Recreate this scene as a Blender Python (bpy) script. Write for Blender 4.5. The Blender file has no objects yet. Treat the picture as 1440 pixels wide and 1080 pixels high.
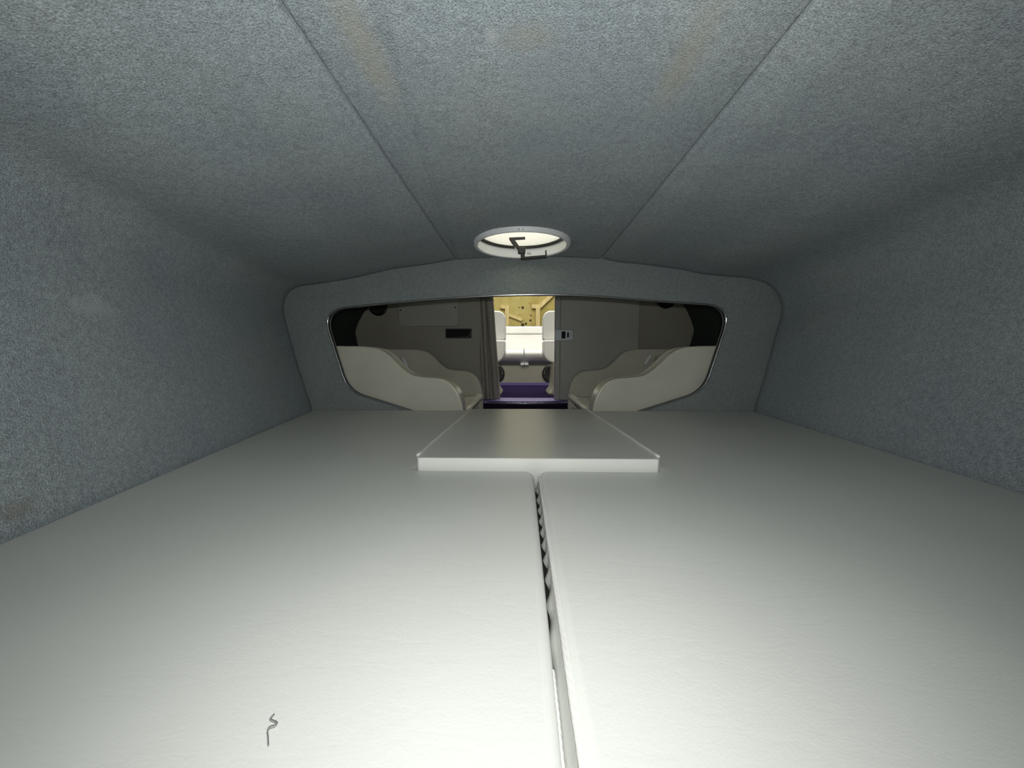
import bpy, bmesh, math, random
from mathutils import Vector, Matrix, Euler
random.seed(7)
R = math.radians

# ------------------------------------------------------------------ camera
F_PX = 541.0                                   # focal length in pixels of a 1440 x 1080 frame (ultra wide phone lens)
scene = bpy.context.scene
C = scene.collection
cam_d = bpy.data.cameras.new('camera')
cam_d.sensor_fit = 'HORIZONTAL'; cam_d.sensor_width = 36.0
cam_d.lens = 36.0 * F_PX / 1440.0
cam_d.clip_start = 0.01; cam_d.clip_end = 100
cam = bpy.data.objects.new('camera', cam_d); C.objects.link(cam)
cam.location = (-0.03, 0.0, 0.25)              # metres; berth top is z = 0, boat centre line is x = 0, aft is +y
cam.rotation_euler = (R(90 - 4.23), 0, R(1.376))
scene.camera = cam

# ------------------------------------------------------------------ light and exposure
scene.view_settings.view_transform = 'Standard'
scene.view_settings.look = 'None'
scene.view_settings.gamma = 1.0
scene.view_settings.use_curve_mapping = False
scene.view_settings.exposure = 0.0
world = bpy.data.worlds.new('world'); scene.world = world
world.use_nodes = True
world.node_tree.nodes['Background'].inputs[0].default_value = (0.9, 0.88, 0.78, 1)
world.node_tree.nodes['Background'].inputs[1].default_value = 0.25

def light(name, kind, loc, rot, energy, color, **kw):
    d = bpy.data.lights.new(name, kind); d.energy = energy; d.color = color
    for k, v in kw.items(): setattr(d, k, v)
    o = bpy.data.objects.new(name, d); C.objects.link(o)
    o.location = loc; o.rotation_euler = rot
    return o
# the phone's flash, right behind the lens
flash = light('phone_flash', 'SPOT', (-0.03, -0.08, 0.285), (R(96), 0, R(1.4)), 25.0, (0.98, 1.0, 0.99),
              spot_size=R(160), spot_blend=1.0, shadow_soft_size=0.012)
flash.scale = (0.88, 1.0, 1.0)                  # the beam is a little taller than wide
# ceiling lamp of the shed above the open cockpit
overhead_light = light('overhead_light', 'AREA', (0.0, 4.7, 3.4), (0, 0, 0), 150.0, (1.0, 0.97, 0.87), shape='RECTANGLE', size=2.4, size_y=2.0)

light('overhead_light', 'AREA', (0.0, 1.6, 3.4), (0, 0, 0), 80.0, (1.0, 0.97, 0.87), shape='RECTANGLE', size=2.4, size_y=1.4)  # unseen light added over the foredeck to brighten hatch and helm seats

# ------------------------------------------------------------------ pixel to point
_rot = cam.rotation_euler.to_matrix()
def at(px, py, X=None, Y=None, Z=None):
    d = _rot @ Vector(((px - 720) / F_PX, (540 - py) / F_PX, -1.0))
    o = Vector(cam.location)
    if Y is not None: t = (Y - o.y) / d.y
    elif Z is not None: t = (Z - o.z) / d.z
    else: t = (X - o.x) / d.x
    return o + d * t

# ------------------------------------------------------------------ materials
def mat(name, color, rough=0.5, metal=0.0, spec=0.5, build=None):
    m = bpy.data.materials.new(name); m.use_nodes = True
    nt = m.node_tree; b = nt.nodes['Principled BSDF']
    b.inputs['Base Color'].default_value = (*color, 1)
    b.inputs['Roughness'].default_value = rough
    b.inputs['Metallic'].default_value = metal
    b.inputs['Specular IOR Level'].default_value = spec
    if build: build(nt, b)
    return m
def N(nt, t, **kw):
    n = nt.nodes.new(t)
    for k, v in kw.items():
        if k in n.inputs: n.inputs[k].default_value = v
        else: setattr(n, k, v)
    return n
def L(nt, a, b): nt.links.new(a, b)
def coords(nt, scale=(1, 1, 1), rot=(0, 0, 0)):
    g = N(nt, 'ShaderNodeNewGeometry'); mp = N(nt, 'ShaderNodeMapping')
    mp.inputs['Scale'].default_value = scale; mp.inputs['Rotation'].default_value = rot
    L(nt, g.outputs['Position'], mp.inputs['Vector'])
    return mp.outputs['Vector']
def noise(nt, vec, scale, detail=2.0, rough=0.5):
    n = N(nt, 'ShaderNodeTexNoise'); n.inputs['Scale'].default_value = scale
    n.inputs['Detail'].default_value = detail; n.inputs['Roughness'].default_value = rough
    L(nt, vec, n.inputs['Vector']); return n.outputs['Fac']
def ramp(nt, fac, a, b, ca=(0, 0, 0), cb=(1, 1, 1)):
    r = N(nt, 'ShaderNodeValToRGB')
    r.color_ramp.elements[0].position = a; r.color_ramp.elements[0].color = (*ca, 1)
    r.color_ramp.elements[1].position = b; r.color_ramp.elements[1].color = (*cb, 1)
    L(nt, fac, r.inputs['Fac']); return r.outputs['Color']
def mix(nt, fac, a, b, mode='MIX'):
    n = N(nt, 'ShaderNodeMix'); n.data_type = 'RGBA'; n.blend_type = mode
    for i, v in ((0, fac), (6, a), (7, b)):
        if hasattr(v, 'links'): L(nt, v, n.inputs[i])
        else: n.inputs[i].default_value = v if i == 0 else (*v, 1)
    return n.outputs[2]
def math_(nt, op, a, b=None):
    n = N(nt, 'ShaderNodeMath'); n.operation = op
    for i, v in ((0, a), (1, b)):
        if v is None: continue
        if hasattr(v, 'links'): L(nt, v, n.inputs[i])
        else: n.inputs[i].default_value = v
    return n.outputs[0]
def bump(nt, b, h, strength, dist):
    n = N(nt, 'ShaderNodeBump'); n.inputs['Strength'].default_value = strength; n.inputs['Distance'].default_value = dist
    L(nt, h, n.inputs['Height'])
    if b.inputs['Normal'].links:
        L(nt, b.inputs['Normal'].links[0].from_socket, n.inputs['Normal'])
    L(nt, n.outputs['Normal'], b.inputs['Normal'])

def blob(nt, centre, radii, soft=0.5):
    g = N(nt, 'ShaderNodeNewGeometry')
    s = N(nt, 'ShaderNodeVectorMath'); s.operation = 'SUBTRACT'; s.inputs[1].default_value = centre
    L(nt, g.outputs['Position'], s.inputs[0])
    d = N(nt, 'ShaderNodeVectorMath'); d.operation = 'DIVIDE'; d.inputs[1].default_value = radii
    L(nt, s.outputs[0], d.inputs[0])
    l = N(nt, 'ShaderNodeVectorMath'); l.operation = 'LENGTH'; L(nt, d.outputs[0], l.inputs[0])
    wob = noise(nt, g.outputs['Position'], 26, 3)
    v = math_(nt, 'ADD', l.outputs['Value'], math_(nt, 'MULTIPLY', math_(nt, 'SUBTRACT', wob, 0.5), 0.9))
    return ramp(nt, v, 1 - soft, 1.0, (1, 1, 1), (0, 0, 0))

def carpet(color, stains=(), crease=None):
    def build(nt, b):
        v = coords(nt)
        fine = noise(nt, v, 420, 2, 0.75)
        mid = noise(nt, v, 90, 2)
        big = noise(nt, v, 4.5, 3)
        # woven loops on a slanted grid
        vw = coords(nt, (1, 1, 1), (0.2, 0.3, R(38)))
        w = N(nt, 'ShaderNodeTexVoronoi'); w.inputs['Scale'].default_value = 330; w.inputs['Randomness'].default_value = 0.75
        L(nt, vw, w.inputs['Vector'])
        c = mix(nt, ramp(nt, fine, 0.3, 0.72), tuple(x * 0.55 for x in color), tuple(min(1, x * 1.5) for x in color))
        c = mix(nt, 0.55, c, ramp(nt, mid, 0.3, 0.7, (0.42,) * 3, (0.62,) * 3), 'OVERLAY')
        tint = ramp(nt, big, 0.32, 0.68, (0.94, 0.955, 0.975), (1.05, 1.04, 1.01))
        c = mix(nt, 1.0, c, tint, 'MULTIPLY')
        for centre, radii, col, amt in stains:
            f = math_(nt, 'MULTIPLY', blob(nt, centre, radii, 0.75), amt)
            c = mix(nt, f, c, col)
        L(nt, c, b.inputs['Base Color'])
        h = math_(nt, 'ADD', math_(nt, 'MULTIPLY', fine, 0.6), math_(nt, 'MULTIPLY', math_(nt, 'SUBTRACT', 1.0, w.outputs['Distance']), 0.7))
        bump(nt, b, h, 0.4, 0.003)
        bump(nt, b, big, 0.2, 0.03)
        if crease:                                 # faint step where two layers of the liner overlap
            a_, b_ = crease
            d_ = Vector((b_.x - a_.x, b_.y - a_.y, 0)).normalized(); n_ = Vector((d_.y, -d_.x, 0))
            g = N(nt, 'ShaderNodeNewGeometry')
            dot = N(nt, 'ShaderNodeVectorMath'); dot.operation = 'DOT_PRODUCT'; dot.inputs[1].default_value = n_
            L(nt, g.outputs['Position'], dot.inputs[0])
            k = math_(nt, 'ADD', math_(nt, 'MULTIPLY', math_(nt, 'SUBTRACT', dot.outputs['Value'], n_.dot(a_)), 1 / 0.03), 0.5)
            k = ramp(nt, k, 0.2, 0.8)
            bump(nt, b, k, 0.7, 0.006)
    return build
GREY = (0.318, 0.355, 0.372)
p1 = at(512, 70, Z=0.675); p2 = at(962, 95, Z=0.675); p3 = at(745, 50, Z=0.69); p4 = at(690, 48, Z=0.69)
M = {}
M['liner'] = mat('grey_headliner_carpet', GREY, 0.95, spec=0.1, build=carpet(GREY, [
    (p1, (0.035, 0.16, 0.2), (0.38, 0.36, 0.28), 0.5), (p2, (0.03, 0.14, 0.2), (0.38, 0.365, 0.29), 0.5),
    (p3, (0.06, 0.03, 0.2), (0.36, 0.345, 0.28), 0.4), (p4, (0.012, 0.018, 0.2), (0.5, 0.53, 0.54), 0.5),
    (at(35, 718, X=-0.74), (0.05, 0.035, 0.02), (0.24, 0.2, 0.12), 0.4),
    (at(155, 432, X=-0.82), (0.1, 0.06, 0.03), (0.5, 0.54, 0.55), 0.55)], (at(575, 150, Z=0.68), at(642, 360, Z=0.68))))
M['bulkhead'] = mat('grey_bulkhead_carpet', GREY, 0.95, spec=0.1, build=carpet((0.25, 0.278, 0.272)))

def vinyl(color, wrinkle=1.0, rough=0.42):
    def build(nt, b):
        v = coords(nt)
        grain = N(nt, 'ShaderNodeTexVoronoi'); grain.inputs['Scale'].default_value = 420; L(nt, v, grain.inputs['Vector'])
        vs = coords(nt, (1.0, 2.2, 1.0), (0, 0, R(24)))
        crease = noise(nt, vs, 9, 5, 0.55)
        cr = math_(nt, 'ABSOLUTE', math_(nt, 'SUBTRACT', crease, 0.5))
        cr = ramp(nt, cr, 0.0, 0.05)
        soft = noise(nt, coords(nt, (1, 0.7, 1)), 3.2, 2)
        mid = noise(nt, coords(nt, (1, 2.5, 1), (0, 0, R(-15))), 28, 3)
        c = mix(nt, ramp(nt, soft, 0.3, 0.7), tuple(x * 0.95 for x in color), tuple(min(1, x * 1.03) for x in color))
        L(nt, c, b.inputs['Base Color'])
        bump(nt, b, grain.outputs['Distance'], 0.05, 0.0012)
        bump(nt, b, cr, 0.05 * wrinkle, 0.001)
        bump(nt, b, mid, 0.025 * wrinkle, 0.004)
        bump(nt, b, soft, 0.12 * wrinkle, 0.02)
        rr = ramp(nt, mid, 0.2, 0.8, (rough - 0.01,) * 3, (rough + 0.015,) * 3)
        L(nt, rr, b.inputs['Roughness'])
    return build
OFF = (0.655, 0.66, 0.615)
M['vinyl'] = mat('off_white_vinyl', OFF, 0.42, build=vinyl(OFF))
INSC = (0.70, 0.705, 0.655)
M['vinyl_insert'] = mat('off_white_vinyl_smoother', INSC, 0.3, build=vinyl(INSC, 0.3, 0.3))
M['piping'] = mat('white_welt_cord', (0.7, 0.69, 0.65), 0.45)
def gel(nt, b):
    v = coords(nt)
    n = noise(nt, v, 6, 3)
    L(nt, ramp(nt, n, 0.3, 0.7, (0.60, 0.58, 0.48), (0.67, 0.65, 0.545)), b.inputs['Base Color'])
    bump(nt, b, noise(nt, v, 160, 2), 0.08, 0.001)
M['settee'] = mat('beige_settee_vinyl', (0.47, 0.46, 0.4), 0.24, build=gel)
def wallgel(nt, b):
    v = coords(nt)
    L(nt, ramp(nt, noise(nt, v, 3, 3), 0.3, 0.7, (0.30, 0.285, 0.235), (0.345, 0.33, 0.275)), b.inputs['Base Color'])
    bump(nt, b, noise(nt, v, 60, 3), 0.1, 0.002)
M['gelcoat'] = mat('beige_fibreglass', (0.43, 0.41, 0.35), 0.5, build=wallgel)
def doorgel(nt, b):
    v = coords(nt)
    L(nt, ramp(nt, noise(nt, v, 4, 3), 0.3, 0.7, (0.37, 0.38, 0.335), (0.415, 0.42, 0.37)), b.inputs['Base Color'])
M['door'] = mat('grey_beige_door_laminate', (0.45, 0.45, 0.41), 0.38, build=doorgel)
M['white_seat'] = mat('white_marine_vinyl', (0.82, 0.82, 0.79), 0.4, build=vinyl((0.82, 0.82, 0.79), 0.5, 0.4))
M['bench_base'] = mat('grey_moulded_base', (0.42, 0.40, 0.36), 0.5, build=wallgel)
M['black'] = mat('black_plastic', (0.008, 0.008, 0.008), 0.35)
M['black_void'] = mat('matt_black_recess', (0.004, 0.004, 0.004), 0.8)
M['rubber'] = mat('black_rubber_gasket', (0.014, 0.014, 0.012), 0.6)
M['chrome'] = mat('polished_steel', (0.75, 0.75, 0.76), 0.16, 1.0)
M['dark_trim'] = mat('bright_metal_edging', (0.55, 0.55, 0.57), 0.22, 1.0)
M['grey_metal'] = mat('grey_latch_metal', (0.33, 0.36, 0.37), 0.45, 0.6)
M['white_paint'] = mat('white_hatch_plastic', (0.8, 0.81, 0.81), 0.4)
def lens(nt, b):
    b.inputs['Transmission Weight'].default_value = 0.0
    t = N(nt, 'ShaderNodeBsdfTranslucent'); t.inputs['Color'].default_value = (0.98, 0.98, 0.90, 1)
    mx = N(nt, 'ShaderNodeMixShader'); mx.inputs[0].default_value = 0.92
    out = nt.nodes['Material Output']
    L(nt, b.outputs[0], mx.inputs[1]); L(nt, t.outputs[0], mx.inputs[2]); L(nt, mx.outputs[0], out.inputs['Surface'])
M['lens'] = mat('cream_translucent_acrylic', (0.85, 0.85, 0.74), 0.25, build=lens)
def purple(nt, b):
    v = coords(nt)
    f = noise(nt, v, 240, 2, 0.7)
    L(nt, ramp(nt, f, 0.3, 0.7, (0.006, 0.003, 0.017), (0.018, 0.010, 0.045)), b.inputs['Base Color'])
    bump(nt, b, f, 0.5, 0.004)
M['purple'] = mat('purple_cockpit_carpet', (0.06, 0.03, 0.15), 0.95, spec=0.05, build=purple)
def purple_lit(nt, b):
    v = coords(nt)
    f = noise(nt, v, 200, 2, 0.7)
    L(nt, ramp(nt, f, 0.3, 0.7, (0.11, 0.08, 0.25), (0.18, 0.14, 0.36)), b.inputs['Base Color'])
M['purple_lit'] = mat('lit_purple_carpet', (0.2, 0.15, 0.36), 0.5, build=purple_lit)  # lit copy of the purple carpet, the light is in its lighter colour
M['floor_dark'] = mat('dark_cabin_carpet', (0.02, 0.016, 0.03), 0.95, spec=0.1, build=carpet((0.02, 0.016, 0.03)))
def mustard(nt, b):
    v = coords(nt)
    n = noise(nt, coords(nt, (1, 1, 0.5)), 3.0, 5, 0.6)
    c = ramp(nt, n, 0.3, 0.72, (0.34, 0.27, 0.065), (0.53, 0.45, 0.17))
    s = noise(nt, coords(nt, (1, 1, 2.2)), 5.5, 4, 0.65)
    c = mix(nt, ramp(nt, s, 0.66, 0.72), c, (0.12, 0.08, 0.02))
    L(nt, c, b.inputs['Base Color'])
    bump(nt, b, n, 0.3, 0.02)
M['mustard'] = mat('mustard_board', (0.5, 0.38, 0.12), 0.75, build=mustard)
def timber(nt, b):
    n = noise(nt, coords(nt, (8, 8, 1)), 3, 3)
    L(nt, ramp(nt, n, 0.3, 0.7, (0.58, 0.46, 0.20), (0.72, 0.60, 0.30)), b.inputs['Base Color'])
M['timber'] = mat('pale_timber', (0.68, 0.56, 0.28), 0.7, build=timber)
M['knot'] = mat('dark_knot', (0.05, 0.035, 0.01), 0.8)
M['concrete'] = mat('shed_concrete', (0.3, 0.28, 0.24), 0.9, build=wallgel)
M['lint'] = mat('grey_lint', (0.2, 0.2, 0.19), 0.9)
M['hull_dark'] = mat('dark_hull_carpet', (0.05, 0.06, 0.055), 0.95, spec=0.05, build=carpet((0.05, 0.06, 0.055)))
M['plywood'] = mat('painted_plywood', (0.05, 0.048, 0.045), 0.8)

# ------------------------------------------------------------------ mesh helpers
def link(name, me, material, parent=None, smooth=False):
    o = bpy.data.objects.new(name, me); C.objects.link(o)
    if material: me.materials.append(M[material])
    if smooth:
        for p in me.polygons: p.use_smooth = True
    if parent:
        o.parent = parent
        o.matrix_parent_inverse = Matrix.Translation(-parent.location)
    return o
def from_bm(name, bm, material, parent=None, smooth=False, angle=None):
    bmesh.ops.recalc_face_normals(bm, faces=bm.faces)
    me = bpy.data.meshes.new(name); bm.to_mesh(me); bm.free()
    o = link(name, me, material, parent, smooth)
    if smooth and angle:
        me.set_sharp_from_angle(angle=R(angle))
    return o
def weighted(o):
    m = o.modifiers.new('weighted', 'WEIGHTED_NORMAL'); m.keep_sharp = True; m.weight = 80
    return o
def box_bm(x0, x1, y0, y1, z0, z1, bev=0.0, seg=3):
    bm = bmesh.new()
    bmesh.ops.create_cube(bm, size=1.0)
    for v in bm.verts:
        v.co = Vector(((x0 + x1) / 2 + v.co.x * (x1 - x0), (y0 + y1) / 2 + v.co.y * (y1 - y0), (z0 + z1) / 2 + v.co.z * (z1 - z0)))
    if bev: bmesh.ops.bevel(bm, geom=bm.edges[:], offset=bev, segments=seg, affect='EDGES', profile=0.5)
    return bm
def box(name, a, material, parent=None, bev=0.0, seg=3):
    o = from_bm(name, box_bm(*a, bev=bev, seg=seg), material, parent, smooth=bool(bev))
    return weighted(o) if bev else o
def prism(name, pts, ext, material, parent=None, bev=0.0, seg=3, sel=None):
    """pts: 3d loop, ext: extrusion vector; sel(edge) chooses the edges to round"""
    bm = bmesh.new()
    vs = [bm.verts.new(p) for p in pts]
    f = bm.faces.new(vs)
    r = bmesh.ops.extrude_face_region(bm, geom=[f])
    for v in [g for g in r['geom'] if isinstance(g, bmesh.types.BMVert)]: v.co += Vector(ext)
    bmesh.ops.recalc_face_normals(bm, faces=bm.faces)
    if bev:
        es = [e for e in bm.edges if (sel(e) if sel else True)]
        bmesh.ops.bevel(bm, geom=es, offset=bev, segments=seg, affect='EDGES', profile=0.5, clamp_overlap=True)
    o = from_bm(name, bm, material, parent, smooth=bool(bev))
    return weighted(o) if bev else o
def tube_bm(pts, r, n=8, closed=False, bm=None):
    bm = bm or bmesh.new()
    P = [Vector(p) for p in pts]; rings = []
    up = Vector((0, 0, 1)); m = len(P)
    for i, p in enumerate(P):
        a = P[(i - 1) % m] if closed or i else P[0]
        b = P[(i + 1) % m] if closed or i < m - 1 else P[-1]
        t = (b - a).normalized()
        u = up if abs(t.z) < 0.9 else Vector((0, 1, 0))
        s = t.cross(u).normalized(); w = s.cross(t).normalized()
        rr = r(i) if callable(r) else r
        rings.append([bm.verts.new(p + (s * math.cos(k * 2 * math.pi / n) + w * math.sin(k * 2 * math.pi / n)) * rr) for k in range(n)])
    for i in range(m if closed else m - 1):
        A, B = rings[i], rings[(i + 1) % m]
        for k in range(n): bm.faces.new((A[k], A[(k + 1) % n], B[(k + 1) % n], B[k]))
    if not closed:
        bm.faces.new(rings[0]); bm.faces.new(rings[-1])
    return bm
def tube(name, pts, r, material, parent=None, n=8, closed=False):
    return from_bm(name, tube_bm(pts, r, n, closed), material, parent, smooth=True)
def lathe(name, prof, centre, material, parent=None, n=48, axis='Z', angle=35, closed=False, caps=True):
    """prof: (radius, height) pairs turned about an axis through centre"""
    bm = bmesh.new(); rows = []
    for (r, h) in prof:
        row = []
        for k in range(n):
            a = 2 * math.pi * k / n
            p = Vector((r * math.cos(a), r * math.sin(a), h)) if axis == 'Z' else Vector((r * math.cos(a), h, r * math.sin(a)))
            row.append(bm.verts.new(Vector(centre) + p))
        rows.append(row)
    rng = len(rows) if closed else len(rows) - 1
    for i in range(rng):
        A, B = rows[i], rows[(i + 1) % len(rows)]
        for k in range(n): bm.faces.new((A[k], A[(k + 1) % n], B[(k + 1) % n], B[k]))
    if not closed and caps:
        for row, (r, h) in ((rows[0], prof[0]), (rows[-1], prof[-1])):
            if r > 1e-6: bm.faces.new(row)
    bmesh.ops.remove_doubles(bm, verts=bm.verts[:], dist=1e-5)
    return from_bm(name, bm, material, parent, smooth=True, angle=angle)
def smooth_path(pts, n=8, closed=False):
    P = [Vector(p) for p in pts]; out = []; m = len(P)
    for i in range(m if closed else m - 1):
        p0 = P[(i - 1) % m] if closed or i else P[0]; p1 = P[i]; p2 = P[(i + 1) % m]
        p3 = P[(i + 2) % m] if closed or i + 2 < m else P[-1]
        for k in range(n):
            t = k / n
            out.append(0.5 * ((2 * p1) + (p2 - p0) * t + (2 * p0 - 5 * p1 + 4 * p2 - p3) * t * t + (3 * p1 - p0 - 3 * p2 + p3) * t ** 3))
    if not closed: out.append(P[-1])
    return out
def structure(o): o['kind'] = 'structure'; return o
def tag(o, label, cat, group=None):
    o['label'] = label; o['category'] = cat
    if group: o['group'] = group
    return o
def thing(name, loc, label, cat, group=None):
    o = bpy.data.objects.new(name, None); C.objects.link(o); o.location = loc
    o.empty_display_size = 0.05
    return tag(o, label, cat, group)

# ------------------------------------------------------------------ berth cabin shell
YB = 1.757                                     # forward face of the bulkhead
Y0 = -0.5                                      # bow end behind the camera
SEAM = 0.335
ZT = 0.688
# berth edge lines from the photograph, on the plane z = 0
lA, lB = at(0, 760, Z=0), at(437, 577, Z=0)
rA, rB = at(1440, 692, Z=0), at(1053, 576, Z=0)
def edge_x(side, y):
    a, b = (lA, lB) if side < 0 else (rA, rB)
    return a.x + (b.x - a.x) * (y - a.y) / (b.y - a.y)
# outline of the bulkhead (left, from berth up to the seam), pixels on plane Y = YB
L_PX = [(437, 577), (428, 548), (419, 520), (410, 490), (403, 465), (398, 447), (396, 432), (399, 419), (407, 409), (420, 403.5), (440, 400.5), (462, 397.5), (490, 393), (520, 386.5), (545, 380.5), (575, 376), (605, 372), (637, 369)]
R_PX = [(1053, 576), (1061, 548), (1070, 517), (1078, 485), (1086, 457), (1090, 440), (1089, 425), (1083, 412), (1072, 401), (1056, 394.5), (1040, 391.5), (1010, 389), (980, 385.5), (950, 379.5), (925, 376), (895, 372), (870, 370), (848, 368.5)]
def outline(side):
    out = [at(x, y, Y=YB) for x, y in (L_PX if side < 0 else R_PX)]
    base = out[0].x
    pts = []
    for p in out: pts.append((p.x, p.z))
    pts[-1] = (SEAM * side, ZT - 0.013)
    pts.insert(0, (base + side * 0.002, -0.12))
    return pts
prof = {s: outline(s) for s in (-1, 1)}
def dense(pts, n=4):
    q = smooth_path([(x, 0, z) for x, z in pts], n)
    return [(p.x, p.z) for p in q]
dprof = {s: dense(prof[s]) for s in (-1, 1)}
def shell(side):
    pr = dprof[side]
    xb = abs(prof[side][1][0])
    ys = [Y0 + (YB - 0.012 - Y0) * i / 60 for i in range(61)] + [YB - 0.006, YB]
    bm = bmesh.new(); rows = []
    for j, y in enumerate(ys):
        k = (abs(edge_x(side, y)) - SEAM) / (xb - SEAM)
        k = max(k, 0.12)
        grow = {len(ys) - 2: 0.004, len(ys) - 1: 0.012}.get(j, 0.0)
        row = []
        for i, (x, z) in enumerate(pr):
            ax = SEAM + (abs(x) - SEAM) * k
            # direction outward for the rolled edge at the bulkhead
            a = pr[max(i - 1, 0)]; b = pr[min(i + 1, len(pr) - 1)]
            nx, nz = -(b[1] - a[1]), (b[0] - a[0])
            ln = math.hypot(nx, nz) or 1
            nx, nz = nx / ln, nz / ln
            if nx * x + nz * (z - 0.3) < 0: nx, nz = -nx, -nz
            row.append(bm.verts.new((ax * side + nx * grow, y, z + nz * grow)))
        # rolled edge going up into the ceiling joint
        lx, lz = pr[-1]
        for dx, dz in ((-0.004, 0.0008), (-0.007, 0.0028), (-0.009, 0.006), (-0.0095, 0.018), (-0.03, 0.022)):
            row.append(bm.verts.new((side * (SEAM + dx), y, lz + dz)))
        rows.append(row)
    for A, B in zip(rows, rows[1:]):
        for i in range(len(A) - 1): bm.faces.new((A[i], A[i + 1], B[i + 1], B[i]))
    return structure(from_bm('wall_left' if side < 0 else 'wall_right', bm, 'liner', smooth=True))
wall_l = shell(-1); wall_r = shell(1)

# centre panel of the ceiling with a round hole for the hatch
hatch_c = Vector((at(734, 346, Z=0.672).x, at(734, 346, Z=0.672).y, 0.0))
HR = 0.176                                     # radius of the hole
def zc(x): return ZT - 0.013 * (x / SEAM) ** 2
def ceiling_panel():
    bm = bmesh.new()
    W = SEAM - 0.0205
    hy0, hy1 = hatch_c.y - 0.205, min(hatch_c.y + 0.205, YB - 0.02)
    hx0, hx1 = hatch_c.x - 0.205, hatch_c.x + 0.205
    xs = sorted(set([-W, hx0, hx1, W] + [hx0 + (hx1 - hx0) * i / 8 for i in range(9)]))
    xs = [-W, (-W + hx0) / 2] + [hx0 + (hx1 - hx0) * i / 8 for i in range(9)] + [(W + hx1) / 2, W]
    ny = 24
    ys = [Y0 + (hy0 - Y0) * i / ny for i in range(ny + 1)] + [hy0 + (hy1 - hy0) * i / 8 for i in range(1, 9)] + [YB - 0.01]
    vd = {}
    def V(x, y, z=None):
        k = (round(x, 5), round(y, 5), None if z is None else round(z, 5))
        if k not in vd: vd[k] = bm.verts.new((x, y, zc(x) if z is None else z))
        return vd[k]
    for j in range(len(ys) - 1):
        for i in range(len(xs) - 1):
            mx, my = (xs[i] + xs[i + 1]) / 2, (ys[j] + ys[j + 1]) / 2
            if hx0 < mx < hx1 and hy0 < my < hy1: continue
            bm.faces.new((V(xs[i], ys[j]), V(xs[i + 1], ys[j]), V(xs[i + 1], ys[j + 1]), V(xs[i], ys[j + 1])))
    # ring between the square and the round hole
    sq = [(hx0 + (hx1 - hx0) * i / 8, hy0) for i in range(8)] + [(hx1, hy0 + (hy1 - hy0) * i / 8) for i in range(8)] + \
         [(hx1 - (hx1 - hx0) * i / 8, hy1) for i in range(8)] + [(hx0, hy1 - (hy1 - hy0) * i / 8) for i in range(8)]
    ring = []
    for x, y in sq:
        a = math.atan2(y - hatch_c.y, x - hatch_c.x)
        ring.append((hatch_c.x + HR * math.cos(a), hatch_c.y + HR * math.sin(a)))
    for i in range(32):
        j = (i + 1) % 32
        bm.faces.new((V(*sq[i]), V(*sq[j]), V(*ring[j]), V(*ring[i])))
        bm.faces.new((V(*ring[i]), V(*ring[j]), V(*ring[j], 0.76), V(*ring[i], 0.76)))
    # rolled long edges that turn up into the joints, and the rear edge at the bulkhead
    for s in (-1, 1):
        for j in range(len(ys) - 1):
            prev = [V(s * W, ys[j]), V(s * W, ys[j + 1])]
            for dx, dz in ((0.004, 0.0008), (0.007, 0.0028), (0.009, 0.006), (0.0095, 0.028)):
                z = zc(W) + dz
                cur = [V(s * (W + dx), ys[j], z), V(s * (W + dx), ys[j + 1], z)]
                bm.faces.new((prev[0], prev[1], cur[1], cur[0])); prev = cur
    for i in range(len(xs) - 1):
        y = ys[-1]
        bm.faces.new((V(xs[i], y), V(xs[i + 1], y), V(xs[i + 1], YB + 0.004, zc(xs[i + 1]) + 0.012), V(xs[i], YB + 0.004, zc(xs[i]) + 0.012)))
    return structure(from_bm('ceiling', bm, 'liner', smooth=True, angle=60))
ceiling_panel()
# bow end behind the camera
def bow():
    bm = bmesh.new()
    pts = []
    for s in (-1, 1):
        k = max((abs(edge_x(s, Y0)) - SEAM) / (abs(prof[s][1][0]) - SEAM), 0.12)
        side = [(s * (SEAM + (abs(x) - SEAM) * k), z) for x, z in prof[s]]
        pts += side if s < 0 else side[::-1]
    vs = [bm.verts.new((x, Y0 - 0.005, z)) for x, z in pts]
    f = bm.faces.new(vs)
    r = bmesh.ops.extrude_face_region(bm, geom=[f])
    for v in [g for g in r['geom'] if isinstance(g, bmesh.types.BMVert)]: v.co.y -= 0.03
    return structure(from_bm('wall_front', bm, 'liner'))
bow()

# bulkhead with the wide opening
def rounded(px, rad, n=7):
    """round the corners of an open pixel path; rad per corner"""
    P = [Vector((x, y, 0)) for x, y in px]; out = [P[0]]
    for i in range(1, len(P) - 1):
        a = (P[i - 1] - P[i]); b = (P[i + 1] - P[i]); r = rad[i]
        if not r: out.append(P[i]); continue
        s, e = P[i] + a.normalized() * min(r, a.length * 0.49), P[i] + b.normalized() * min(r, b.length * 0.49)
        for k in range(n + 1):
            t = k / n
            out.append(s * (1 - t) ** 2 + P[i] * 2 * t * (1 - t) + e * t * t)
    return out + [P[-1]]
op_px = [(700, 618), (577, 577.5), (489, 550), (453, 436), (570, 424), (655, 417.5), (742, 414), (830, 415.5), (920, 423.5), (1030, 430), (990, 550), (905, 577), (780, 618)]
op_r = [0, 0, 24, 34, 60, 40, 40, 40, 60, 38, 24, 0, 0]
open2d = rounded(op_px, op_r)
open3 = [at(p.x, p.y, Y=YB) for p in open2d]
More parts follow.
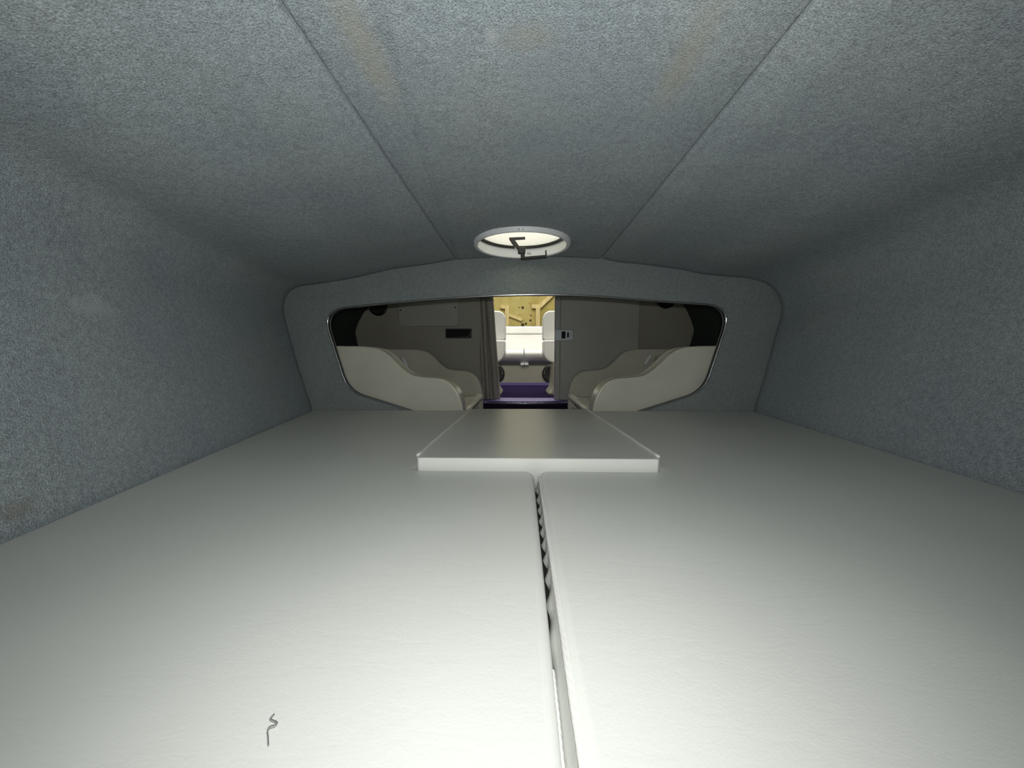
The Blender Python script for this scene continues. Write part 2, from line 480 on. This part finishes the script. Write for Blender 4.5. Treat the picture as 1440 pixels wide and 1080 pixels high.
def bulkhead():
    out = []
    pl = [at(x, y, Y=YB) for x, y in L_PX]; pr = [at(x, y, Y=YB) for x, y in R_PX]
    loop = [(p.x, p.z) for p in pl] + [(-0.2, ZT), (0, ZT + 0.001), (0.2, ZT)] + [(p.x, p.z) for p in pr[::-1]]
    cx, cz = 0, 0.3
    loop = [(x * 1.03, cz + (z - cz) * 1.08) for x, z in loop]     # tucked behind the liner
    loop = [(loop[0][0], -0.5)] + loop + [(loop[-1][0], -0.5)]
    bm = bmesh.new()
    def ring(pts):
        vs = [bm.verts.new((x, YB, z)) for x, z in pts]
        return [bm.edges.new((vs[i], vs[(i + 1) % len(vs)])) for i in range(len(vs))]
    # one outline: the outside, then back along the opening (open at the bottom)
    o2 = [(p.x, p.z) for p in open3]
    bot = [(o2[-1][0], -0.5)] + o2[::-1] + [(o2[0][0], -0.5)]
    ring(loop + bot)
    bmesh.ops.triangle_fill(bm, edges=bm.edges[:], use_beauty=True, use_dissolve=False)
    r = bmesh.ops.extrude_face_region(bm, geom=bm.faces[:])
    for v in [g for g in r['geom'] if isinstance(g, bmesh.types.BMVert)]: v.co.y += 0.028
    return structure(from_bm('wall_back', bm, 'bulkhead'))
bulkhead()
def trim():
    pts = [p + Vector((0, 0.0, 0)) for p in open3]
    # a channel over the raw edge: bright bead in front, dark return inside
    bead = [Vector((p.x, YB - 0.003, p.z)) for p in pts]
    o = structure(tube('trim_1', bead, 0.0042, 'dark_trim', n=8))
    bm = bmesh.new(); rows = []
    cx, cz = 0.0, 0.28
    for i, p in enumerate(pts):
        a = pts[max(i - 1, 0)]; b = pts[min(i + 1, len(pts) - 1)]
        t = (b - a).normalized(); n = Vector((t.z, 0, -t.x))
        if n.dot(Vector((cx, p.y, cz)) - p) < 0: n = -n
        rows.append([bm.verts.new(Vector((q.x, y, q.z))) for q, y in ((p + n * 0.0005, YB - 0.002), (p + n * 0.0045, YB - 0.001), (p + n * 0.0045, YB + 0.010), (p - n * 0.006, YB + 0.011))])
    for A, B in zip(rows, rows[1:]):
        for k in range(3): bm.faces.new((A[k], A[k + 1], B[k + 1], B[k]))
    from_bm('rubber_lip', bm, 'rubber', o, smooth=True, angle=40)
trim()

# ------------------------------------------------------------------ berth: platform and cushions
pf = [(edge_x(-1, Y0) + 0.03, Y0), (edge_x(1, Y0) - 0.03, Y0), (edge_x(1, YB - 0.01) - 0.03, YB - 0.01), (edge_x(-1, YB - 0.01) + 0.03, YB - 0.01)]
o = prism('berth_platform', [(x, y, -0.5) for x, y in pf], (0, 0, 0.4), 'plywood')
tag(o, 'dark plywood berth platform carrying the off-white mattress cushions', 'berth')

INS_Y0 = 0.832; INS_Y1 = YB + 0.03; INS_W = 0.268; INS_X = 0.006
GAPL, GAPR = -0.003, 0.009
def top_edges(z, inner):
    def f(e):
        return all(abs(v.co.z - z) < 1e-4 for v in e.verts)
    return f
def berth_cushion(side, label):
    gx = GAPL if side < 0 else GAPR
    t = thing('berth_cushion', (side * 0.3, 0.3, -0.1), label, 'cushion')
    wx = lambda y: edge_x(side, y) + side * -0.004
    c = side
    yi = INS_Y0 - 0.006
    xi = INS_X + side * (INS_W + 0.004)
    corner = []
    for k in range(7):                         # rounded corner where the gap meets the insert
        a = k / 6 * math.pi / 2
        r = 0.022
        corner.append((gx + c * (r - r * math.cos(a)), yi - r + r * math.sin(a)))
    inner = []
    for k in range(4):                         # small fillet of the notch
        a = k / 3 * math.pi / 2
        r = 0.012
        inner.append((xi - c * r + c * r * math.sin(a), yi + r - r * math.cos(a)))
    poly = [(gx, Y0 + 0.01)] + corner + inner + [(xi, YB - 0.012), (wx(YB - 0.012), YB - 0.012)]
    poly += [(wx(y), y) for y in (1.2, 0.7, 0.2, -0.2, Y0 + 0.01)]
    pad = prism('pad', [(x, y, -0.1) for x, y in poly], (0, 0, 0.1), 'vinyl', t, bev=0.016, seg=5, sel=top_edges(0.0, None))
    return t, pad, gx
tl, padl, gl = berth_cushion(-1, 'wide off-white vinyl berth cushion with a curl of lint lying on it')
tr, padr, gr = berth_cushion(1, 'wide off-white vinyl berth cushion bordered by the twisted white cord along the gap')
# welt cords along the gap
def cord(x, z, y0, y1, r, wob, ph):
    n = 260
    return [(x + wob * math.sin(ph + i * 0.23) + wob * 0.5 * math.sin(i * 0.61 + ph * 2), y0 + (y1 - y0) * i / n, z + 0.0002 * math.sin(i * 0.4 + ph)) for i in range(n + 1)]
def twisted(name, path, r, parent):
    bm = bmesh.new()
    P = smooth_path(path, 3); n = 10; rings = []
    for i, p in enumerate(P):
        tw = i * 0.9
        row = []
        for k in range(n):
            a = 2 * math.pi * k / n
            rr = r * (1 + 0.05 * math.cos(2 * a - tw))
            row.append(bm.verts.new(p + Vector((math.cos(a) * rr, 0, math.sin(a) * rr))))
        rings.append(row)
    for A, B in zip(rings, rings[1:]):
        for k in range(n): bm.faces.new((A[k], A[(k + 1) % n], B[(k + 1) % n], B[k]))
    bm.faces.new(rings[0]); bm.faces.new(rings[-1])
    return from_bm(name, bm, 'piping', parent, smooth=True)
twisted('piping', cord(GAPR - 0.0002, -0.0075, Y0 + 0.02, INS_Y0 - 0.03, 0.0028, 0.0001, 0.3), 0.0028, tr)
twisted('piping', cord(GAPL - 0.0005, -0.0095, Y0 + 0.02, 0.30, 0.002, 0.0001, 1.3), 0.002, tl)
def flap():
    bm = bmesh.new(); rows = []
    n = 260
    for i in range(n + 1):
        y = Y0 + 0.02 + (INS_Y0 - 0.035 - Y0 - 0.02) * i / n
        u = y * 62 + 1.3 * math.sin(y * 11)
        w = 0.5 + 0.5 * math.sin(u * 2.0)
        openness = max(0.0, min(1.0, (y - 0.27) / 0.2))
        xl = GAPL + 0.0002 + openness * (0.0052 * w + 0.0028 * openness)
        rows.append([bm.verts.new((GAPR - 0.001, y, -0.011)), bm.verts.new((GAPR - 0.0035, y, -0.017)),
                     bm.verts.new(((xl + GAPR) / 2 - 0.001, y, -0.024)), bm.verts.new((xl, y, -0.029)), bm.verts.new((xl + 0.002, y, -0.034))])
    for A, B in zip(rows, rows[1:]):
        for k in range(4): bm.faces.new((A[k], A[k + 1], B[k + 1], B[k]))
    from_bm('boxing_flap', bm, 'vinyl', tr, smooth=True)
    box('slot_shade', (GAPL + 0.0002, GAPR - 0.0002, Y0 + 0.02, INS_Y0 - 0.04, -0.042, -0.037), 'black_void', tr)  # black strip added under the flap to stand for shade in the slots
flap()

# insert cushion, its front end lifted above the others
def insert():
    t = thing('insert_cushion', (INS_X, 1.3, -0.1), 'square off-white filler cushion with a raised bright front edge, facing the doorway', 'cushion')
    n = 10
    bm = bmesh.new()
    z0, z1 = 0.026, 0.0
    vs = []
    top = [(INS_X - INS_W, INS_Y0, z0), (INS_X + INS_W, INS_Y0, z0), (INS_X + INS_W, INS_Y1, z1), (INS_X - INS_W, INS_Y1, z1)]
    a = [bm.verts.new(p) for p in top]
    b = [bm.verts.new((p[0], p[1], -0.098)) for p in top]
    bm.faces.new(a); bm.faces.new(b[::-1])
    for i in range(4): bm.faces.new((a[i], a[(i + 1) % 4], b[(i + 1) % 4], b[i]))
    vert_e = [e for e in bm.edges if abs(e.verts[0].co.x - e.verts[1].co.x) < 1e-5 and abs(e.verts[0].co.y - e.verts[1].co.y) < 1e-5]
    bmesh.ops.bevel(bm, geom=vert_e, offset=0.008, segments=3, affect='EDGES', profile=0.5)
    es = [e for e in bm.edges if all(v.co.z > -0.05 for v in e.verts)]
    bmesh.ops.bevel(bm, geom=es, offset=0.004, segments=3, affect='EDGES', profile=0.5)
    weighted(from_bm('pad', bm, 'vinyl_insert', t, smooth=True))
    for s in (-1, 1):
        x = INS_X + s * (INS_W + 0.0005)
        m = 40
        pts = [(x + 0.0008 * math.sin(i * 0.9), INS_Y0 + 0.012 + (INS_Y1 - INS_Y0 - 0.024) * i / m, z0 + 0.001 + (z1 - z0) * i / m) for i in range(m + 1)]
        tube('piping', pts, lambda i: 0.003 + 0.003 * min(1, i / 10), 'piping', t)
insert()

# a curl of lint
lp = [(385, 1005), (380, 1012), (388, 1016), (386, 1021), (379, 1023.5), (376, 1029), (376.5, 1036), (377, 1049)]
lp3 = smooth_path([at(x, y, Z=0.0008) for x, y in lp], 6)
ln = len(lp3)
o = tube('lint_thread', lp3, lambda i: 0.0007 if i < ln * 0.3 else (0.00095 if i < ln * 0.65 else 0.00045), 'lint', n=6)
tag(o, 'thin grey curl of lint thread on the berth cushion', 'lint')

# ------------------------------------------------------------------ deck hatch in the ceiling
def hatch():
    c = Vector((hatch_c.x, hatch_c.y, 0))
    t = thing('deck_hatch', (c.x, c.y, 0.67), 'round white deck hatch with cream lens and black latch in the ceiling', 'hatch')
    lathe('flange', [(0.174, 0.676), (0.1745, 0.671), (0.178, 0.6685), (0.183, 0.670), (0.186, 0.674), (0.187, 0.686), (0.174, 0.686)], c, 'white_paint', t, n=64, closed=True)
    lathe('collar', [(0.171, 0.671), (0.169, 0.700), (0.168, 0.712), (0.175, 0.712), (0.175, 0.671)], c, 'white_paint', t, n=64, closed=True)
    lathe('gasket', [(0.1665, 0.706), (0.160, 0.706), (0.158, 0.712), (0.160, 0.717), (0.174, 0.717), (0.1745, 0.707)], c, 'rubber', t, n=64, closed=True)
    lathe('lens', [(0.178, 0.714), (0.172, 0.719), (0.15, 0.735), (0.10, 0.748), (0.05, 0.754), (0.0, 0.756)], c, 'lens', t, n=64, angle=80, caps=False)
    yl = c.y + 0.075
    def q(px, py, dy=0): return at(px, py, Y=yl + dy)
    latch = None
    def bar(name, a, b, w, d, parent, m='black'):
        a, b = Vector(a), Vector(b)
        t_ = (b - a).normalized(); s = t_.cross(Vector((0, 1, 0))).normalized() * w / 2; e = Vector((0, d / 2, 0))
        pts = [a - s - e, a + s - e, b + s - e, b - s - e]
        return prism(name, pts, e * 2, m, parent, bev=min(w, d) * 0.18, seg=2)
    latch = bar('latch', q(733.5, 348), q(733.5, 357), 0.031, 0.026, t)
    bar('latch_arm', q(719, 335.5), q(728.5, 350), 0.018, 0.016, latch)
    bar('latch_arm', q(716, 336), q(738.5, 335), 0.0085, 0.014, latch)
    bar('latch_post', q(735, 355), q(735, 364.5), 0.017, 0.018, latch)
    bar('latch_lever', q(735, 363), q(769, 360), 0.0085, 0.012, latch)
    bar('latch_lever', q(768, 361.5), q(767.5, 352), 0.0055, 0.012, latch)
    tube('latch_pin', [q(724, 348, -0.015), q(729, 354.5, -0.017)], 0.0013, 'chrome', latch)
    bar('label_plate', q(741, 356.5, 0.06), q(747, 356.3, 0.06), 0.010, 0.002, t, 'grey_metal')
    for dx in (-2.3, 3.2):
        p = at(732 + dx, 330, Y=c.y - 0.187)
        lathe('screw', [(0.0, -0.0012), (0.002, -0.0008), (0.0022, 0.002)], (p.x, c.y - 0.1865, min(max(p.z, 0.676), 0.682)), 'black', t, n=10, axis='Y')
hatch()

# ------------------------------------------------------------------ saloon beyond the bulkhead
YA = 2.82                                      # forward face of the companionway wall
ZF = -0.5
structure(box('floor', (-1.45, 1.45, Y0 - 0.1, YA, ZF - 0.03, ZF), 'floor_dark'))
structure(box('ceiling', (-1.5, 1.5, YB + 0.03, YA + 0.06, 0.93, 0.96), 'liner'))
# curved hull sides
def hull(side):
    pxl = [(516, 434), (508, 446), (502.5, 457), (500, 468), (502, 478), (505, 490)] if side < 0 else [(955, 423), (963, 432), (971, 448), (975.5, 464), (973, 476), (970, 485)]
    far = [at(x, y, Y=YA) for x, y in pxl]
    pts = [(side * (abs(far[0].x) - 0.34), 0.95), (side * (abs(far[0].x) - 0.12), 0.72)] + [(p.x, p.z) for p in far] + [(side * (abs(far[-1].x) - 0.12), -0.02), (side * (abs(far[-1].x) - 0.3), ZF)]
    pts = dense(pts, 5)
    bm = bmesh.new(); rows = []
    for j in range(13):
        y = YB + 0.02 + (YA + 0.03 - YB - 0.02) * j / 12
        k = 0.985 + 0.015 * j / 12
        rows.append([bm.verts.new((x * k, y, z)) for x, z in pts])
    for A, B in zip(rows, rows[1:]):
        for i in range(len(A) - 1): bm.faces.new((A[i], A[i + 1], B[i + 1], B[i]))
    # thickness outwards
    r = bmesh.ops.extrude_face_region(bm, geom=bm.faces[:])
    for v in [g for g in r['geom'] if isinstance(g, bmesh.types.BMVert)]: v.co.x += side * 0.03
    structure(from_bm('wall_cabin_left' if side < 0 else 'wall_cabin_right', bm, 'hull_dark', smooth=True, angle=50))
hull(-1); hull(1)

# companionway wall: left part, right part, header above the door
dl, dr = at(694, 480, Y=YA).x, at(780, 480, Y=YA).x
SILL = at(740, 561, Y=YA).z
wl = structure(box('wall_companionway_left', (-1.45, dl - 0.10, YA, YA + 0.05, ZF, 0.95), 'gelcoat'))
wr = structure(box('wall_companionway_right', (dr + 0.02, 1.45, YA, YA + 0.05, ZF, 0.95), 'gelcoat'))
# ribbed jamb of the left side: three upright mouldings leaning a little
jam = structure(box('trim_2', (dl - 0.12, dl - 0.015, YA + 0.01, YA + 0.05, ZF, 0.95), 'gelcoat'))
for (xa, r_) in ((673.5, 0.013), (679.5, 0.018), (688, 0.03)):
    top = at(xa, 420, Y=YA); botx = at(xa + (10 if r_ > 0.02 else 7), 560, Y=YA).x
    m = 10; kx = (botx - top.x) / (top.z - SILL)
    tube('rib', [(top.x + kx * (top.z - z), YA + 0.012, z) for z in [0.93 - (0.93 - ZF) * i / m for i in range(m + 1)]], r_, 'gelcoat', jam, n=14)
# sliding door drawn half open on the right
door = structure(box('door_1', (dr, at(898, 480, Y=YA - 0.03).x, YA - 0.035, YA - 0.005, SILL - 0.1, 0.9), 'door', bev=0.004, seg=2))
box('door_edge', (dr - 0.004, dr + 0.042, YA - 0.042, YA - 0.002, SILL - 0.1, 0.9), 'door', door, bev=0.012, seg=4)
# latch on the door
a, b = at(780.5, 463.5, Y=YA - 0.045), at(806, 479, Y=YA - 0.045)
lt = thing('door_latch', ((a.x + b.x) / 2, YA - 0.045, b.z), 'small grey latch plate with two black slots on the sliding door', 'latch')
box('plate', (a.x, b.x, YA - 0.048, YA - 0.0425, b.z, a.z), 'grey_metal', lt, bev=0.002, seg=2)
a, b = at(789.7, 466, Y=YA - 0.05), at(795.2, 476, Y=YA - 0.05)
box('thumb_slot', (a.x, b.x, YA - 0.0505, YA - 0.0475, b.z, a.z), 'black_void', lt)
a, b = at(797.6, 467.5, Y=YA - 0.05), at(800, 474.5, Y=YA - 0.05)
box('thumb_slot', (a.x, b.x, YA - 0.0505, YA - 0.0475, b.z, a.z), 'black_void', lt)
p = at(791, 501.5, Y=YA - 0.045)
o = lathe('door_stud', [(0.0, -0.006), (0.004, -0.005), (0.006, 0.0), (0.006, 0.004)], (p.x, YA - 0.0445, p.z), 'chrome', n=12, axis='Y')
tag(o, 'tiny bright metal stud below the latch on the sliding door', 'stud')

# access panel on the left wall
a, b = at(560, 405, Y=YA - 0.01), at(645, 458.5, Y=YA - 0.01)
ap = thing('access_panel', ((a.x + b.x) / 2, YA - 0.006, b.z), 'beige screwed access panel with rounded corners above the black recessed pull', 'panel')
r_ = 0.028; pts = []
for (cx, cz, s0) in ((b.x - r_, a.z - r_, 0), (a.x + r_, a.z - r_, 90), (a.x + r_, b.z + r_, 180), (b.x - r_, b.z + r_, 270)):
    for k in range(6):
        an = R(s0 + k * 18); pts.append((cx + r_ * math.cos(an), YA - 0.001, cz + r_ * math.sin(an)))
prism('plate', pts, (0, -0.010, 0), 'door', ap, bev=0.003, seg=2, sel=lambda e: all(v.co.y < YA - 0.009 for v in e.verts))
for px, py in ((562.3, 436), (641, 432.3)):
    p = at(px, py, Y=YA - 0.012)
    p.x += 0.006 if px < 600 else -0.003
    lathe('screw', [(0.0, -0.002), (0.006, -0.0015), (0.007, 0.002)], (p.x, YA - 0.0115, p.z), 'black', ap, n=12, axis='Y')
# black recess with a bright metal lip
a, b = at(627.5, 463.3, Y=YA - 0.01), at(662, 474.5, Y=YA - 0.01)
rc = thing('recessed_pull', ((a.x + b.x) / 2, YA - 0.006, b.z), 'black rectangular recessed pull with a bright metal lip beside the doorway', 'pull')
w = 0.006
box('recess', (a.x, b.x, YA - 0.003, YA - 0.001, b.z, a.z), 'black_void', rc)
fr = bmesh.new()
box('frame', (a.x - w, a.x, YA - 0.012, YA - 0.001, b.z - w, a.z + w), 'black', rc)
box('frame', (a.x, b.x, YA - 0.012, YA - 0.001, a.z, a.z + w), 'black', rc)
box('frame', (a.x, b.x, YA - 0.012, YA - 0.001, b.z - w, b.z), 'black', rc)
box('frame', (b.x, b.x + w, YA - 0.012, YA - 0.001, b.z - w, a.z + w), 'black', rc)
tube('metal_lip', [(a.x + 0.045, YA - 0.018, b.z + 0.003), (b.x - 0.006, YA - 0.018, b.z + 0.011), (b.x - 0.002, YA - 0.018, a.z - 0.018)], 0.0034, 'chrome', rc)
# round speakers high on the companionway wall
for px, py, lab in ((532.3, 431.5, 'round black speaker on the beige wall beside the screwed access panel'), (936, 421, 'round black speaker on the beige wall beside the sliding door')):
    p = at(px, py, Y=YA)
    sp = thing('wall_speaker', (p.x, YA - 0.002, p.z), lab, 'speaker')
    lathe('rim', [(0.052, 0), (0.052, -0.012), (0.058, -0.016), (0.065, -0.012), (0.067, 0.0)], (p.x, YA - 0.002, p.z), 'black', sp, n=32, axis='Y', closed=True)
    lathe('cone', [(0.0, -0.010), (0.015, -0.009), (0.02, -0.004), (0.052, -0.010), (0.052, -0.002)], (p.x, YA - 0.002, p.z), 'rubber', sp, n=32, axis='Y')

# settees: two sculpted end panels, seat, front lip, backrest
NEAR_PX = [(440, 486.5), (500, 487), (524, 488.2), (538, 492), (550, 500), (562, 512), (573, 521.5), (584, 527.5), (600, 530), (618, 531.2), (630, 535), (640, 543), (647, 554), (651, 567), (653, 580)]
prof_n = [at(x, y, Y=1.83) for x, y in NEAR_PX]
def settee(side, label):
    t = thing('settee', (side * 0.7, 2.3, ZF), label, 'settee')
    base = smooth_path([(p.x, 0, p.z) for p in prof_n], 4)
    inb = max(p.x for p in base)
    loop = [(max(p.x, -1.13), p.z) for p in base if p.x > -1.16]
    loop = loop + [(inb, -0.1), (inb - 0.01, ZF), (-0.84, ZF), (-1.02, -0.05)]
    if side > 0: loop = [(-x, z) for x, z in loop]
    for (y0, th, nm) in ((1.80, 0.11, 'end_panel'), (2.68, 0.11, 'end_panel')):
        prism(nm, [(x, y0, z) for x, z in loop], (0, th, 0), 'settee', t, bev=0.042, seg=6,
              sel=lambda e: all(v.co.z > -0.09 for v in e.verts) and abs(e.verts[0].co.y - e.verts[1].co.y) < 1e-4)
    s = side
    X = lambda a: s * a
    def bx(nm, x0, x1, y0, y1, z0, z1, bev, m='settee'):
        return box(nm, (min(X(x0), X(x1)), max(X(x0), X(x1)), y0, y1, z0, z1), m, t, bev=bev, seg=4)
    bx('seat_base', 0.325, 0.84, 1.905, 2.685, ZF, -0.09, 0.02)
    bx('seat', 0.33, 0.86, 1.907, 2.683, -0.09, -0.03, 0.022)
    tube('seat_lip', [(X(0.318), 1.89 + i * 0.05, -0.035) for i in range(17)], 0.024, 'settee', t, n=12)
    # leaning back pad, floating a little above the seat
    pts = [(X(0.85), 1.93, 0.155), (X(0.90), 1.93, 0.14), (X(1.08), 1.93, 0.25), (X(1.0), 1.93, 0.275), (X(0.885), 1.93, 0.25)]
    prism('backrest', pts, (0, 0.73, 0), 'settee', t, bev=0.014, seg=4)
    bx('gap_shade_panel', 0.80, 0.82, 1.905, 2.683, -0.03, 0.135, 0.0, 'black_void')  # black sheet added for the shadow in the gap below the backrest
    q0, q1 = [at(x, y, Y=2.6) for x, y in (((566, 502.5), (573, 517.5)) if s < 0 else ((916, 498), (906.5, 513)))]
    tube('strap', [q0.lerp(q1, i / 8) for i in range(9)], lambda i: 0.005 + 0.009 * math.sin(math.pi * (0.15 + 0.7 * i / 8)), 'white_paint', t)
settee(-1, 'beige moulded settee below the access panel, on the recessed pull side')
settee(1, 'beige moulded settee in front of the sliding door with the latch')

# door sill step with a bowed metal nosing
def sill():
    n = 16; x0, x1 = dl - 0.14, dr + 0.14
    front = []
    for i in range(n + 1):
        u = i / n; x = x0 + (x1 - x0) * u
        front.append((x, YA - 0.06 - 0.10 * (1 - (2 * u - 1) ** 2)))
    poly = [(x, y, SILL - 0.02) for x, y in front] + [(x1, YA + 0.07, SILL - 0.02), (x0, YA + 0.07, SILL - 0.02)]
    o = structure(prism('trim_3', poly, (0, 0, 0.02), 'purple_lit'))
    tube('nosing', [(x, y - 0.002, SILL - 0.012) for x, y in front], 0.0035, 'chrome', o)
    poly2 = [(x, y + 0.02, ZF) for x, y in front] + [(x1, YA + 0.0, ZF), (x0, YA + 0.0, ZF)]
    prism('riser', poly2, (0, 0, SILL - 0.02 - ZF), 'floor_dark', o)
sill()

# ------------------------------------------------------------------ cockpit
ZC = -0.085
YBE = 4.35                                     # front of the bench base
structure(box('floor', (-1.3, 1.3, YA + 0.05, 5.3, ZC - 0.03, ZC), 'purple'))
structure(box('trim_4', (-1.0, 1.0, YBE - 0.03, YBE - 0.001, ZC, ZC + 0.03), 'purple_lit'))  # toe edge of the carpet, its light painted in as lighter purple
for s in (-1, 1):
    structure(box('wall_cockpit_left' if s < 0 else 'wall_cockpit_right', (min(s * 1.2, s * 1.28), max(s * 1.2, s * 1.28), YA + 0.06, 5.3, ZC, 0.5), 'white_paint', bev=0.02))
structure(box('wall_transom', (-1.3, 1.3, 5.15, 5.25, ZC - 0.5, 0.55), 'white_paint', bev=0.02))
def bench():
    t = thing('stern_bench', (0, 4.7, ZC), 'white upholstered stern bench with split seat on a grey base across the cockpit', 'bench')
    base = box('base', (-1.0, 1.0, YBE, 5.1, ZC, 0.150), 'bench_base', t, bev=0.01)
    box('rail', (-1.0, 1.0, YBE - 0.015, YBE + 0.05, 0.150, 0.170), 'black', t)
    cxs = at(737, 500, Y=YBE).x
    for s in (-1, 1):
        x0, x1 = (cxs - 0.97, cxs - 0.004) if s < 0 else (cxs + 0.004, cxs + 0.97)
        rr = 0.06; pr_ = [(4.86, 0.172), (YBE - 0.02, 0.172)]
        for k in range(7):
            an = R(180 - 15 * k); pr_.append((YBE - 0.05 + rr * (1 + math.cos(an)) , 0.318 - rr + rr * math.sin(an)))
        pr_.append((4.86, 0.318))
        prism('seat_cushion', [(x0, y_, z_) for y_, z_ in pr_], (x1 - x0, 0, 0), 'white_seat', t, bev=0.010, seg=3, sel=lambda e: abs(e.verts[0].co.x - e.verts[1].co.x) < 1e-4)
    zb0, zb1 = 0.318, at(737, 469.5, Y=4.80).z
    prism('backrest', [(-1.0, 4.80, 0.322), (-1.0, 4.85, zb1), (-1.0, 5.0, zb1), (-1.0, 5.0, 0.322)], (2.0, 0, 0), 'white_seat', t, bev=0.018, seg=4)
    prism('back_roll', [(-1.0, 4.84, zb1 + 0.003), (-1.0, 4.86, at(737, 459, Y=4.86).z), (-1.0, 5.05, at(737, 459, Y=4.86).z), (-1.0, 5.05, zb1 + 0.003)], (2.0, 0, 0), 'white_seat', t, bev=0.02, seg=4)
    p = at(737.5, 512, Y=YBE - 0.02)
    box('latch', (p.x - 0.045, p.x + 0.045, YBE - 0.03, YBE - 0.016, p.z - 0.014, p.z + 0.014), 'white_paint', t, bev=0.006)
    box('latch_slot', (p.x - 0.003, p.x + 0.003, YBE - 0.034, YBE - 0.031, p.z - 0.03, p.z + 0.006), 'black', t)
    return t
bench_t = bench()
for px in (696.5, 775.5):
    p = at(px, 525.5, Y=YBE)
    rim = lathe('speaker', [(0.088, 0.0), (0.088, -0.016), (0.094, -0.02), (0.105, -0.014), (0.108, 0.0)], (p.x, YBE - 0.001, p.z), 'black', bench_t, n=40, axis='Y', closed=True)
    lathe('chrome_ring', [(0.078, -0.016), (0.082, -0.021), (0.087, -0.016)], (p.x, YBE - 0.001, p.z), 'chrome', rim, n=40, axis='Y', closed=True)
    lathe('cone', [(0.0, -0.012), (0.025, -0.012), (0.03, -0.004), (0.08, -0.012), (0.088, -0.002)], (p.x, YBE - 0.001, p.z), 'rubber', rim, n=40, axis='Y')
def helm_seat(side, label):
    yc = 3.5
    inner = at(711 if side < 0 else 763, 470, Y=3.55).x
    cx = inner + side * 0.26
    t = thing('helm_seat', (cx, yc, ZC), label, 'seat')
    ztop = at(720, 437.5, Y=3.55).z; zs = at(720, 478, Y=3.4).z; zb = at(720, 511, Y=3.3).z
    def slab(nm, y0, y1, z0, z1, r_, rb):
        w = 0.26
        pts = []
        rr = r_
        for (ccx, ccz, s0) in ((w - rr, z1 - rr, 0), (-w + rr, z1 - rr, 90), (-w + rb, z0 + rb, 180), (w - rb, z0 + rb, 270)):
            q = rr if s0 < 180 else rb
            for k in range(6):
                a = R(s0 + 18 * k); pts.append((cx + ccx + q * math.cos(a), y0, ccz + q * math.sin(a)))
        return prism(nm, pts, (0, y1 - y0, 0), 'white_seat', t, bev=min(r_, rb) * 0.8, seg=3, sel=lambda e: abs(e.verts[0].co.y - e.verts[1].co.y) < 1e-4)
    slab('backrest', 3.52, 3.66, zs + 0.004, ztop, 0.07, 0.018)
    slab('seat', 3.42, 3.66, zb, zs, 0.02, 0.10)
    # moulded pedestal with a flared foot
    px = abs(at(773, 540, Y=3.43).x)
    w = 0.18
    pr = [(w + 0.03, ZC), (w + 0.03, ZC + 0.015), (w + 0.006, ZC + 0.05), (w, ZC + 0.09), (w - 0.01, zb - 0.001)]
    bm = bmesh.new(); rows = []
    pc = side * (px + w + 0.01)
    for (h, z) in pr:
        rows.append([bm.verts.new((pc + sx * h, 3.48 + sy * (h - 0.03), z)) for sx, sy in ((-1, -1), (1, -1), (1, 1), (-1, 1))])
    for A, B in zip(rows, rows[1:]):
        for k in range(4): bm.faces.new((A[k], A[(k + 1) % 4], B[(k + 1) % 4], B[k]))
    bm.faces.new(rows[0]); bm.faces.new(rows[-1])
    ve = [e for e in bm.edges if abs(e.verts[0].co.z - e.verts[1].co.z) > 1e-4]
    bmesh.ops.bevel(bm, geom=ve, offset=0.03, segments=3, affect='EDGES', profile=0.5)
    from_bm('pedestal', bm, 'bench_base', t, smooth=True, angle=40)
helm_seat(-1, 'white padded cockpit seat behind the ribbed door jamb')
helm_seat(1, 'white padded cockpit seat beside the edge of the sliding door')

# ------------------------------------------------------------------ shed behind the boat
YS = 7.2
sw = structure(box('wall_shed', (-5, 5, YS, YS + 0.1, -1.3, 4.2), 'mustard'))
structure(box('floor', (-5, 5, 5.3, YS, -1.36, -1.3), 'concrete'))
def beam(nm, a, b, w, d, parent):
    a, b = Vector(a), Vector(b)
    t_ = (b - a).normalized(); s = t_.cross(Vector((0, 1, 0))).normalized() * w / 2
    return prism(nm, [a - s, a + s, b + s, b - s], (0, -d, 0), 'timber', parent)
def S(px, py): return at(px, py, Y=YS - 0.02) + Vector((0, 0.02, 0))
def down(p): return (p.x, p.y, -1.29)
p = S(756.5, 432); beam('post', down(p), p, 0.075, 0.06, sw)
beam('brace', S(757, 433), S(783, 408), 0.07, 0.05, sw)
beam('brace', S(748, 431), S(760, 431), 0.07, 0.045, sw)
p = S(713, 430); beam('post', down(p), p, 0.07, 0.06, sw)
beam('brace', S(714, 433), S(704, 431), 0.06, 0.045, sw)
beam('brace', S(716, 443), S(734, 450), 0.05, 0.03, sw)
for px, py, r_ in ((735, 432.6, 0.024), (730, 432.5, 0.01), (746.5, 443.5, 0.013), (746, 450.5, 0.02), (735, 456.8, 0.03), (739.5, 455.3, 0.02), (694, 422, 0.012)):
    p = at(px, py, Y=YS)
    lathe('knot', [(0.0, -0.006), (r_, -0.004), (r_ * 1.1, 0.0)], (p.x, YS - 0.001, p.z), 'knot', sw, n=12, axis='Y')
